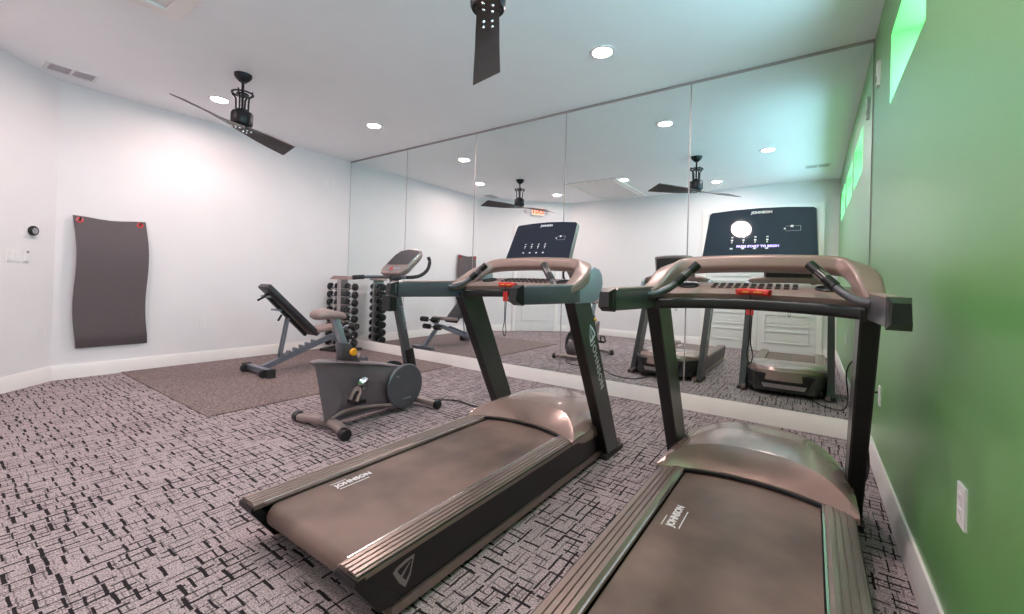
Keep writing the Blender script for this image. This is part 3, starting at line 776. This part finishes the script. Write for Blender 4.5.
def emblem(name, c, a, b, m, parent):
    """outlined shield: tip at +a, base at -a, half width b"""
    bm = bmesh.new()
    def P(u, v): return c + a*u*.5 + b*v
    outer = [(1, .15), (.3, .62), (-.45, .95), (-.8, .95), (-1, 0), (-.95, -.7), (-.2, -.55)]
    inner = [(.72, .12), (.2, .40), (-.40, .66), (-.55, .66), (-.62, .0), (-.60, -.42), (-.1, -.34)]
    O = [bm.verts.new(P(*p)) for p in outer]; I = [bm.verts.new(P(*p)) for p in inner]; n = len(O)
    for i in range(n): bm.faces.new([O[i], O[(i+1) % n], I[(i+1) % n], I[i]])
    s = [bm.verts.new(P(*p)) for p in ((-.62, .22), (-.62, .0), (.45, .10), (.45, .17))]; bm.faces.new(s)
    return finish(bm, name, m, parent)
def emblem_pts(name, x, o, m, parent, s):
    tip = Vector((x, 1.039+o, .170)); l = Vector((x, .944+o, .137)); b = Vector((x, .990+o, .083))
    base = (l+b)/2; c = (tip+base)/2; a = (tip-base); w = (l-b)/2*.95
    return emblem(name, c, a, w*1.7, m, parent)

t1, sc1 = make_treadmill((-1.503, Y0, 0), 'treadmill with dark screen, standing between the exercise bike and the other treadmill')
t2 = copy_tree(t1); t2.location = (-.226, Y0, 0); t2['label'] = 'treadmill nearest the green wall, its screen lit with blue lettering'
sc2 = [c for c in t2.children if c.name.startswith('screen_housing')][0]
# belts stop at different places: the printed name sits nearer the rear on the first treadmill
for c in t1.children:
    if c.name.startswith('safety_key'): c.location = (-.055, -.03, -.003)
    if c.name.startswith('belt_lettering') or c.name.startswith('belt_underline'): c.location.y -= .62
tl = math.radians(27)
text('led_lettering', 'PRESS START TO BEGIN', .0175, (0.0, 2.392+.066*math.sin(tl)-.004*math.cos(tl)-Y0, 1.284+.066*math.cos(tl)+.004*math.sin(tl)), (1, 0, 0), (0, math.sin(tl), math.cos(tl)), M['led'], sc2, 1.0, .0006)

# cords -----------------------------------------------------------------------------
tag(tube('power_cord', [(G-.012, 3.44, .52), (G-.05, 3.43, .50), (G-.08, 3.36, .38), (G-.06, 3.28, .12), (G-.10, 3.22, .008), (.12, 3.17, .008), (.06, 3.05, .008), (.0, 2.98, .02), (-.05, 3.018, .055)], .006, M['black'], None, 8, 8), 'black cord from the green wall outlet to the nearer treadmill', 'power cord')
tag(tube('power_cord', [(-2.93, 2.72, .03), (-2.88, 2.85, .008), (-2.70, 2.98, .007), (-2.45, 2.95, .007), (-2.20, 3.05, .007), (-2.0, 3.25, .007), (-1.75, 3.28, .007), (-1.66, 3.10, .007), (-1.62, 3.02, .03)], .006, M['black'], None, 8, 8), 'black cord trailing on the carpet from the exercise bike toward the treadmill', 'power cord')

# ================================================================ EXERCISE BIKE
bk = thing('exercise_bike', 'grey upright exercise bike with yellow knob, beside the floor mat', 'exercise bike', (-2.915, 1.8, 0))
o = -1.8
rs = sweep('rear_stabilizer', [(-.33, 1.765+o, .038), (-.2, 1.77+o, .052), (0, 1.81+o, .060), (.2, 1.79+o, .052), (.28, 1.765+o, .038)], rrect(.075, .058, .024, 4), M['bikepale'], bk, 6)
for s in (-1, 1):
    xx = -.33 if s < 0 else .28
    lathe('stabilizer_cap', [(0, -.03), (.037, -.03), (.042, -.02), (.042, .025), (.036, .034), (0, .034)], (xx, 1.762+o, .042), M['black'], rs, (s, -.10, 0), 20)
fs = sweep('front_stabilizer', [(-.24, 2.68+o, .045), (0, 2.66+o, .052), (.24, 2.68+o, .045)], rrect(.06, .05, .02, 4), M['bikepale'], bk, 5)
for s in (-1, 1): lathe('transport_wheel', [(0, -.022), (.03, -.022), (.04, -.014), (.04, .014), (.03, .022), (0, .022)], (s*.255, 2.685+o, .041), M['black'], fs, (1, 0, 0), 20)
outl = [(1.66, .528), (1.75, .527), (1.87, .508), (2.05, .475), (2.20, .448), (2.34, .415), (2.45, .39), (2.55, .335), (2.62, .26), (2.65, .19), (2.635, .12), (2.58, .07), (2.48, .052), (2.30, .058), (2.06, .070), (1.86, .062), (1.78, .060), (1.745, .065), (1.745, .085), (1.80, .115), (1.85, .17), (1.865, .25), (1.82, .34), (1.74, .43), (1.665, .500)]
ol = [Vector((p[0], p[1], 0)) for p in outl]
for _ in range(2):
    nl = []
    for i in range(len(ol)): a, b = ol[i], ol[(i+1) % len(ol)]; nl += [a*.75+b*.25, a*.25+b*.75]
    ol = nl
bm = bmesh.new()
NS = 7; rings = []
cxm = sum(p.x for p in ol)/len(ol); czm = sum(p.y for p in ol)/len(ol)
def bw(y):
    t = min(1, max(0, (y-1.64)/.40)); return .030 + .058*t*t*(3-2*t)
for fx, d in ((-1, .012), (-.9, .004), (-.68, 0), (-.3, 0), (.3, 0), (.68, 0), (.9, .004), (1, .012)):
    rg_ = []; n = len(ol)
    for jj, p in enumerate(ol):
        t = (ol[(jj+1) % n]-ol[jj-1]).normalized(); q = p + Vector((t.y, -t.x, 0))*d
        rg_.append(bm.verts.new((fx*bw(q.x), q.x+o, q.y)))
    rings.append(rg_)
for a, b in zip(rings, rings[1:]):
    for j in range(len(ol)): bm.faces.new([a[j], a[(j+1) % len(ol)], b[(j+1) % len(ol)], b[j]])
for f_ in (bm.faces.new(rings[0]), bm.faces.new(rings[-1][::-1])): bmesh.ops.triangulate(bm, faces=[f_], ngon_method='EAR_CLIP')
body = finish(bm, 'body_shell', M['bike'], bk, 50)
for s in (-1, 1):
    x = s*.088
    lathe('flywheel_cover', [(0, 0), (.188, 0), (.190, .010), (.178, .020), (0, .024)], (x, 2.455+o, .222), M['slate'], body, (s, 0, 0), 40)
    sweep('body_trim', [(x*.66, 1.80+o, .092), (x*.90, 1.90+o, .132), (x*1.06, 2.1+o, .125), (x*1.05, 2.35+o, .085), (x*.98, 2.5+o, .065)], rrect(.012, .022, .005, 2), M['bikepale'], body, 5)
    ch = lathe('crank_hub', [(0, 0), (.048, 0), (.048, .006), (.030, .016), (.016, .03), (0, .03)], (s*.088, 2.04+o, .315), M['chrome'], bk, (s, 0, 0), 24)
    dy, dzz = (-.12*s, -.095*s)
    cr_ = hexa('crank_arm', [(s*.112, 2.04+dy+o-.012, .315+dzz-.012), (s*.128, 2.04+dy+o-.012, .315+dzz-.012), (s*.128, 2.04+dy+o+.010, .315+dzz+.014), (s*.112, 2.04+dy+o+.010, .315+dzz+.014),
                            (s*.108, 2.04+o-.014, .315-.016), (s*.124, 2.04+o-.014, .315-.016), (s*.124, 2.04+o+.012, .315+.018), (s*.108, 2.04+o+.012, .315+.018)], M['black'], ch, .003, 1)
    pd = box('pedal', min(s*.135, s*.235), max(s*.135, s*.235), 2.04+dy-.045+o, 2.04+dy+.045+o, .315+dzz-.014, .315+dzz+.014, M['black'], ch, .006, 2)
    sweep('pedal_strap', [(s*.15, 2.04+dy-.03+o, .315+dzz+.01), (s*.155, 2.04+dy+o, .315+dzz+.075), (s*.185, 2.04+dy+.01+o, .315+dzz+.090), (s*.222, 2.04+dy+o, .315+dzz+.075), (s*.228, 2.04+dy-.03+o, .315+dzz+.01)], rrect(.030, .006, .002, 1), M['bikepale'], pd, 4, up=Vector((0,1,0)))
lathe('cover_button', [(0, 0), (.010, 0), (.008, .006), (0, .006)], (.110, 2.36+o, .315), M['chrome'], body, (1,0,0), 14)
text('cover_lettering', 'JOHNSON', .020, (.1125, 2.46+o, .12), (0, 1, 0), (0, 0, 1), M['printdim'], body)
# seat tube, post, knob, saddle
prism('seat_tube', [(1.885+o, .50), (2.06+o, .45), (1.955+o, .63), (1.875+o, .64)], 'x', -.042, .042, M['slate'], bk, .01, 2)
kn = lathe('adjust_knob', [(0, 0), (.012, 0), (.012, .018), (.027, .022), (.030, .034), (.024, .046), (0, .048)], (.042, 1.955+o, .565), M['yellow'], bk, (1, 0, 0), 20)
sweep('seat_post', [(0, 1.925+o, .60), (0, 1.835+o, .83)], rrect(.056, .050, .010, 2), M['bikeblue'], bk)
bm = bmesh.new()
secs = [(1.675, .060, .862, .022), (1.69, .082, .868, .042), (1.74, .090, .872, .048), (1.79, .074, .868, .042), (1.84, .050, .862, .036), (1.89, .036, .856, .032), (1.92, .026, .850, .022)]
rg = []
for y, w, z, hh in secs: rg.append([bm.verts.new((w*math.cos(2*PI*i/20), y+o, z-.018 + (hh if math.sin(2*PI*i/20) > 0 else hh*.75)*math.sin(2*PI*i/20))) for i in range(20)])
for a, b in zip(rg, rg[1:]):
    for j in range(20): bm.faces.new([a[j], a[(j+1) % 20], b[(j+1) % 20], b[j]])
bm.faces.new(rg[0]); bm.faces.new(rg[-1][::-1])
finish(bm, 'saddle', M['vinylbrown'], bk, 60)
# handlebar mast, console
mastb = sweep('handlebar_mast', [(0, 2.585+o, .30), (0, 2.52+o, .56), (0, 2.44+o, .86), (0, 2.385+o, 1.10), (0, 2.38+o, 1.20)], rrect(.064, .075, .02, 3), M['slate'], bk, up=Vector((0, 1, 0)))
sweep('mast_collar', [(0, 2.592+o, .34), (0, 2.545+o, .52)], rrect(.085, .095, .022, 3), M['black'], bk, up=Vector((0, 1, 0)))
text('mast_lettering', 'JOHNSON', .042, (.0335, 2.47+o, .80), Vector((0, .26, -1)), Vector((0, 1, .26)), M['printdim'], mastb, 1.1)
holder = box('bottle_holder', -.05, .05, 2.30+o, 2.37+o, .86, .99, M['black'], bk, .012, 2)
tc_ = math.radians(42); c2, s2_ = math.cos(tc_), math.sin(tc_)
def CP(x, v, d): return (x, 2.34 + v*math.cos(tc_) - d*math.sin(tc_) + o, 1.165 + v*math.sin(tc_) + d*math.cos(tc_))
bm = bmesh.new(); olc = [(-.12, 0), (.12, 0), (.165, .06), (.165, .25), (.14, .31), (.06, .335), (-.06, .335), (-.14, .31), (-.165, .25), (-.165, .06)]
A = [bm.verts.new(CP(x, v, .02)) for x, v in olc]; Bv = [bm.verts.new(CP(x*.92, .01+v*.93, -.035)) for x, v in olc]
bm.faces.new(A); bm.faces.new(Bv[::-1])
for i in range(len(olc)): bm.faces.new([A[i], Bv[i], Bv[(i+1) % len(olc)], A[(i+1) % len(olc)]])
bmesh.ops.recalc_face_normals(bm, faces=bm.faces); bevel_all(bm, .012, 3)
con = finish(bm, 'console', M['bikepale'], bk)
def cface(name, oc, d0, d1, m, par):
    bm = bmesh.new(); A = [bm.verts.new(CP(x, v, d0)) for x, v in oc]; Bv = [bm.verts.new(CP(x, v, d1)) for x, v in oc]
    bm.faces.new(A); bm.faces.new(Bv[::-1])
    for i in range(len(oc)): bm.faces.new([A[i], Bv[i], Bv[(i+1) % len(oc)], A[(i+1) % len(oc)]])
    return finish(bm, name, m, par)
cface('console_display', [(-.138, .115), (.138, .115), (.146, .24), (.12, .30), (.05, .318), (-.05, .318), (-.12, .30), (-.146, .24)], .018, .0235, M['vinyl'], con)
cface('console_side_strip', [(.142, .09), (.154, .09), (.157, .25), (.147, .27)], .018, .0245, M['chrome'], con)
for i in range(4): cface('console_key', [(-.085+i*.045, .04), (-.055+i*.045, .04), (-.055+i*.045, .07), (-.085+i*.045, .07)], .018, .025, M['red'] if i == 1 else M['printdim'], con)
hb = tube('handlebar', [(-.24, 2.17+o, 1.135), (-.235, 2.23+o, 1.14), (-.19, 2.33+o, 1.145), (-.06, 2.375+o, 1.145), (.06, 2.375+o, 1.145), (.19, 2.33+o, 1.145), (.235, 2.23+o, 1.14), (.24, 2.17+o, 1.135)], .014, M['slate'], bk, 12, 6)
for s in (-1, 1):
    tube('hand_grip', [(s*.241, 2.15+o, 1.134), (s*.240, 2.19+o, 1.137), (s*.232, 2.245+o, 1.141)], .019, M['rubber'], hb, 12, 4)
    tube('aero_bar', [(s*.12, 2.37+o, 1.145), (s*.16, 2.45+o, 1.15), (s*.17, 2.53+o, 1.17), (s*.172, 2.60+o, 1.22), (s*.17, 2.625+o, 1.29), (s*.165, 2.61+o, 1.33)], .015, M['rubber'], hb, 12, 6)

# ================================================================ WEIGHT BENCH
wb = thing('weight_bench', 'adjustable weight bench with raised black backrest on the rubber mat', 'weight bench', (-5.1, 2.6, .009))
o = -2.6
sweep('main_beam', [(0, 2.33+o, .062), (0, 3.12+o, .335), (0, 3.20+o, .352)], rrect(.05, .065, .006, 1), M['greysteel'], wb)
rf = box('rear_foot', -.28, .28, 2.26+o, 2.32+o, .028, .085, M['greysteel'], wb, .008, 2)
for s in (-1, 1):
    box('foot_cap', s*.285-.03, s*.285+.03, 2.25+o, 2.33+o, .0, .092, M['rubber'], rf, .010, 2)
lathe('bench_wheel', [(0, -.02), (.038, -.02), (.045, -.012), (.045, .012), (.038, .02), (0, .02)], (-.225, 2.24+o, .046), M['rubber'], rf, (1,0,0), 20)
lathe('bench_wheel', [(0, -.02), (.038, -.02), (.045, -.012), (.045, .012), (.038, .02), (0, .02)], (.225, 2.24+o, .046), M['rubber'], rf, (1,0,0), 20)
sweep('front_leg', [(0, 3.20+o, .36), (0, 3.55+o, .035)], rrect(.05, .06, .006, 1), M['greysteel'], wb)
ff = box('front_foot', -.22, .22, 3.52+o, 3.58+o, .0, .055, M['greysteel'], wb, .008, 2)
def pad(name, a, b, w0, w1, th, parent, m):
    a = Vector(a); b = Vector(b); t = (b-a).normalized(); u = Vector((1,0,0)).cross(t)
    if u.z < 0: u = -u
    bm = bmesh.new(); vs = []
    for p, w in ((a, w0), (b, w1)):
        for sx, k in ((-1, 0), (1, 0), (1, 1), (-1, 1)): vs.append(bm.verts.new(p + Vector((sx*w/2, 0, 0)) + u*th*k))
    for f in ((0,1,2,3),(7,6,5,4),(0,4,5,1),(1,5,6,2),(2,6,7,3),(3,7,4,0)): bm.faces.new([vs[i] for i in f])
    bmesh.ops.recalc_face_normals(bm, faces=bm.faces); bevel_all(bm, .016, 3)
    return finish(bm, name, m, parent)
bp2 = pad('backrest', (0, 2.30+o, .985), (0, 2.905+o, .385), .24, .28, .062, wb, M['vinyl'])
sweep('backrest_beam', [(0, 2.34+o, .905), (0, 2.83+o, .40)], rrect(.05, .04, .006, 1), M['black'], bp2)
for z_, y_ in ((.88, 2.37), (.72, 2.49)): tube('crossbar', [(-.11, y_-.02+o, z_), (.11, y_-.02+o, z_)], .012, M['greysteel'], bp2, 10)
tube('pin_handle', [(.02, 2.33+o, .88), (.05, 2.24+o, .84)], .012, M['rubber'], bp2, 10)
tube('pin_handle', [(.02, 2.52+o, .66), (.05, 2.47+o, .60)], .012, M['rubber'], bp2, 10)
pad('seat_pad', (0, 2.90+o, .425), (0, 3.26+o, .462), .30, .24, .055, wb, M['vinylbrown'])
for s in (-1, 1): sweep('support_strut', [(s*.03, 2.60+o, .62), (s*.03, 2.52+o, .16)], rrect(.012, .028, .004, 1), M['greysteel'], wb, up=Vector((0,1,0)))
for i in range(6):
    y_ = 2.55+i*.075; z_ = .062+(y_-2.33)/(.79)*.273+.045
    box('ladder_notch', -.034, .034, y_-.012+o, y_+.012+o, z_-.02, z_+.02, M['greysteel'], wb, .003, 1)
sweep('roller_post', [(0, 3.20+o, .36), (0, 3.40+o, .47)], rrect(.04, .04, .005, 1), M['greysteel'], wb)
for y_, z_ in ((3.42, .475), (3.36, .35)):
    ro = tube('roller_rod', [(-.20, y_+o, z_), (.20, y_+o, z_)], .012, M['chrome'], wb, 10)
    for s in (-1, 1): tube('foam_roller', [(s*.06, y_+o, z_), (s*.19, y_+o, z_)], .042, M['rubber'], ro, 18)

# ================================================================ DUMBBELL RACK
RX, RY = -5.90, 3.84
RA = math.radians(18)
rk = thing('dumbbell_rack', 'narrow vertical dumbbell tower in the corner by the mirror', 'dumbbell rack', (RX, RY, .009)); rk.rotation_euler.z = RA
box('base_plate', -.25, .25, -.17, .17, 0, .035, M['blackm'], rk, .008, 2)
box('column', -.034, .034, -.082, .082, .035, 1.10, M['silver'], rk, .006, 2)
hexa('top_cap', [(-.17, -.10, 1.09), (.17, -.10, 1.09), (.17, .10, 1.09), (-.17, .10, 1.09), (-.11, -.08, 1.145), (.11, -.08, 1.145), (.11, .08, 1.145), (-.11, .08, 1.145)], M['vinylbrown'], rk, .012, 2)
NT = 8
tiers = [.125 + i*.122 for i in range(NT)]
for s in (-1, 1):
    for i, z in enumerate(tiers):
        bm = bmesh.new(); w = .024
        # two prongs under the handle, bent from one bar
        xa, xb = s*.030, s*.195
        add_sweep(bm, [Vector((xa, -.075, z-.03)), Vector((s*.15, -.075, z-.03)), Vector((s*.16, -.068, z-.029)), Vector((s*.16, 0, z-.029)), Vector((s*.16, .068, z-.029)), Vector((s*.15, .075, z-.03)), Vector((xa, .075, z-.03))], circ(.007, 8))
        finish(bm, 'cradle', M['silver'], rk)
ords = ['bottom', 'second', 'third', 'fourth', 'fifth', 'sixth', 'seventh', 'top']
for s, side in ((-1, 'left'), (1, 'right')):
    for i, z in enumerate(tiers):
        R = .0605 - .0005*i; hl = .074 - .002*i; gp_ = .036
        lb = ('dumbbell on the %s tier of the rack, %s side' % (ords[i], side)) if i in (0, NT-1) else ('dumbbell on the %s tier from the bottom, %s side of the rack' % (ords[i], side))
        d = thing('dumbbell', 'black ' + lb, 'dumbbell', (RX+s*.160*math.cos(RA), RY+s*.160*math.sin(RA), z+.009), 'dumbbells on the corner rack'); d.rotation_euler.z = RA
        tube('handle', [(-gp_-.002, 0, 0), (-gp_*.5, 0, 0), (0, 0, 0), (gp_*.5, 0, 0), (gp_+.002, 0, 0)], .0165, M['chrome'], d, 12, 0, scales=[.9, 1.05, 1.15, 1.05, .9])
        for q in (-1, 1):
            lathe('dumbbell_head', [(0, 0), (R*.72, 0), (R, hl*.22), (R, hl*.78), (R*.72, hl), (0, hl)], (q*gp_, 0, 0), M['black'], d, (q, 0, 0), 16)

# ================================================================ LIGHT
wd = bpy.data.worlds.new('sky'); bpy.context.scene.world = wd; wd.use_nodes = True
bg = wd.node_tree.nodes['Background']; bg.inputs['Color'].default_value = (.50, .80, 1.0, 1); bg.inputs['Strength'].default_value = 36.0
for i, (y0, y1) in enumerate(wins):
    ld = bpy.data.lights.new('daylight_portal', 'AREA'); ld.shape = 'RECTANGLE'; ld.size = y1-y0; ld.size_y = wz1-wz0; ld.cycles.is_portal = True
    lo = bpy.data.objects.new('daylight_portal', ld); C.objects.link(lo); lo.location = (G+WT+.02, (y0+y1)/2, (wz0+wz1)/2)
    # faces -X into the room
    lo.rotation_euler = (0, math.radians(90), 0)
    lo.rotation_euler = (math.radians(90), 0, math.radians(90))

# ================================================================ CAMERA
cd = bpy.data.cameras.new('camera'); cam = bpy.data.objects.new('camera', cd); C.objects.link(cam); bpy.context.scene.camera = cam
yaw, pit, rol = .6152, .0053, .0286
fw = Vector((-math.sin(yaw)*math.cos(pit), math.cos(yaw)*math.cos(pit), math.sin(pit)))
r0 = Vector((math.cos(yaw), math.sin(yaw), 0)); u0 = r0.cross(fw)
r = r0*math.cos(rol) + u0*math.sin(rol); u = -r0*math.sin(rol) + u0*math.cos(rol)
cam.matrix_world = Matrix(((r.x, u.x, -fw.x, 0), (r.y, u.y, -fw.y, 0), (r.z, u.z, -fw.z, 1.1311), (0, 0, 0, 1)))
cd.sensor_fit = 'HORIZONTAL'; cd.sensor_width = 36; cd.lens = 424.58/1024*36; cd.shift_y = -(307-280)/1024; cd.clip_start = .02

sc_ = bpy.context.scene
sc_.view_settings.view_transform = 'Standard'; sc_.view_settings.look = 'None'; sc_.view_settings.gamma = 1
sc_.view_settings.use_curve_mapping = False; sc_.view_settings.exposure = 0.04
sc_.cycles.max_bounces = 10; sc_.cycles.diffuse_bounces = 6; sc_.cycles.glossy_bounces = 6; sc_.cycles.transparent_max_bounces = 8
sc_.cycles.sample_clamp_indirect = 8; sc_.cycles.caustics_reflective = True; sc_.cycles.caustics_refractive = False
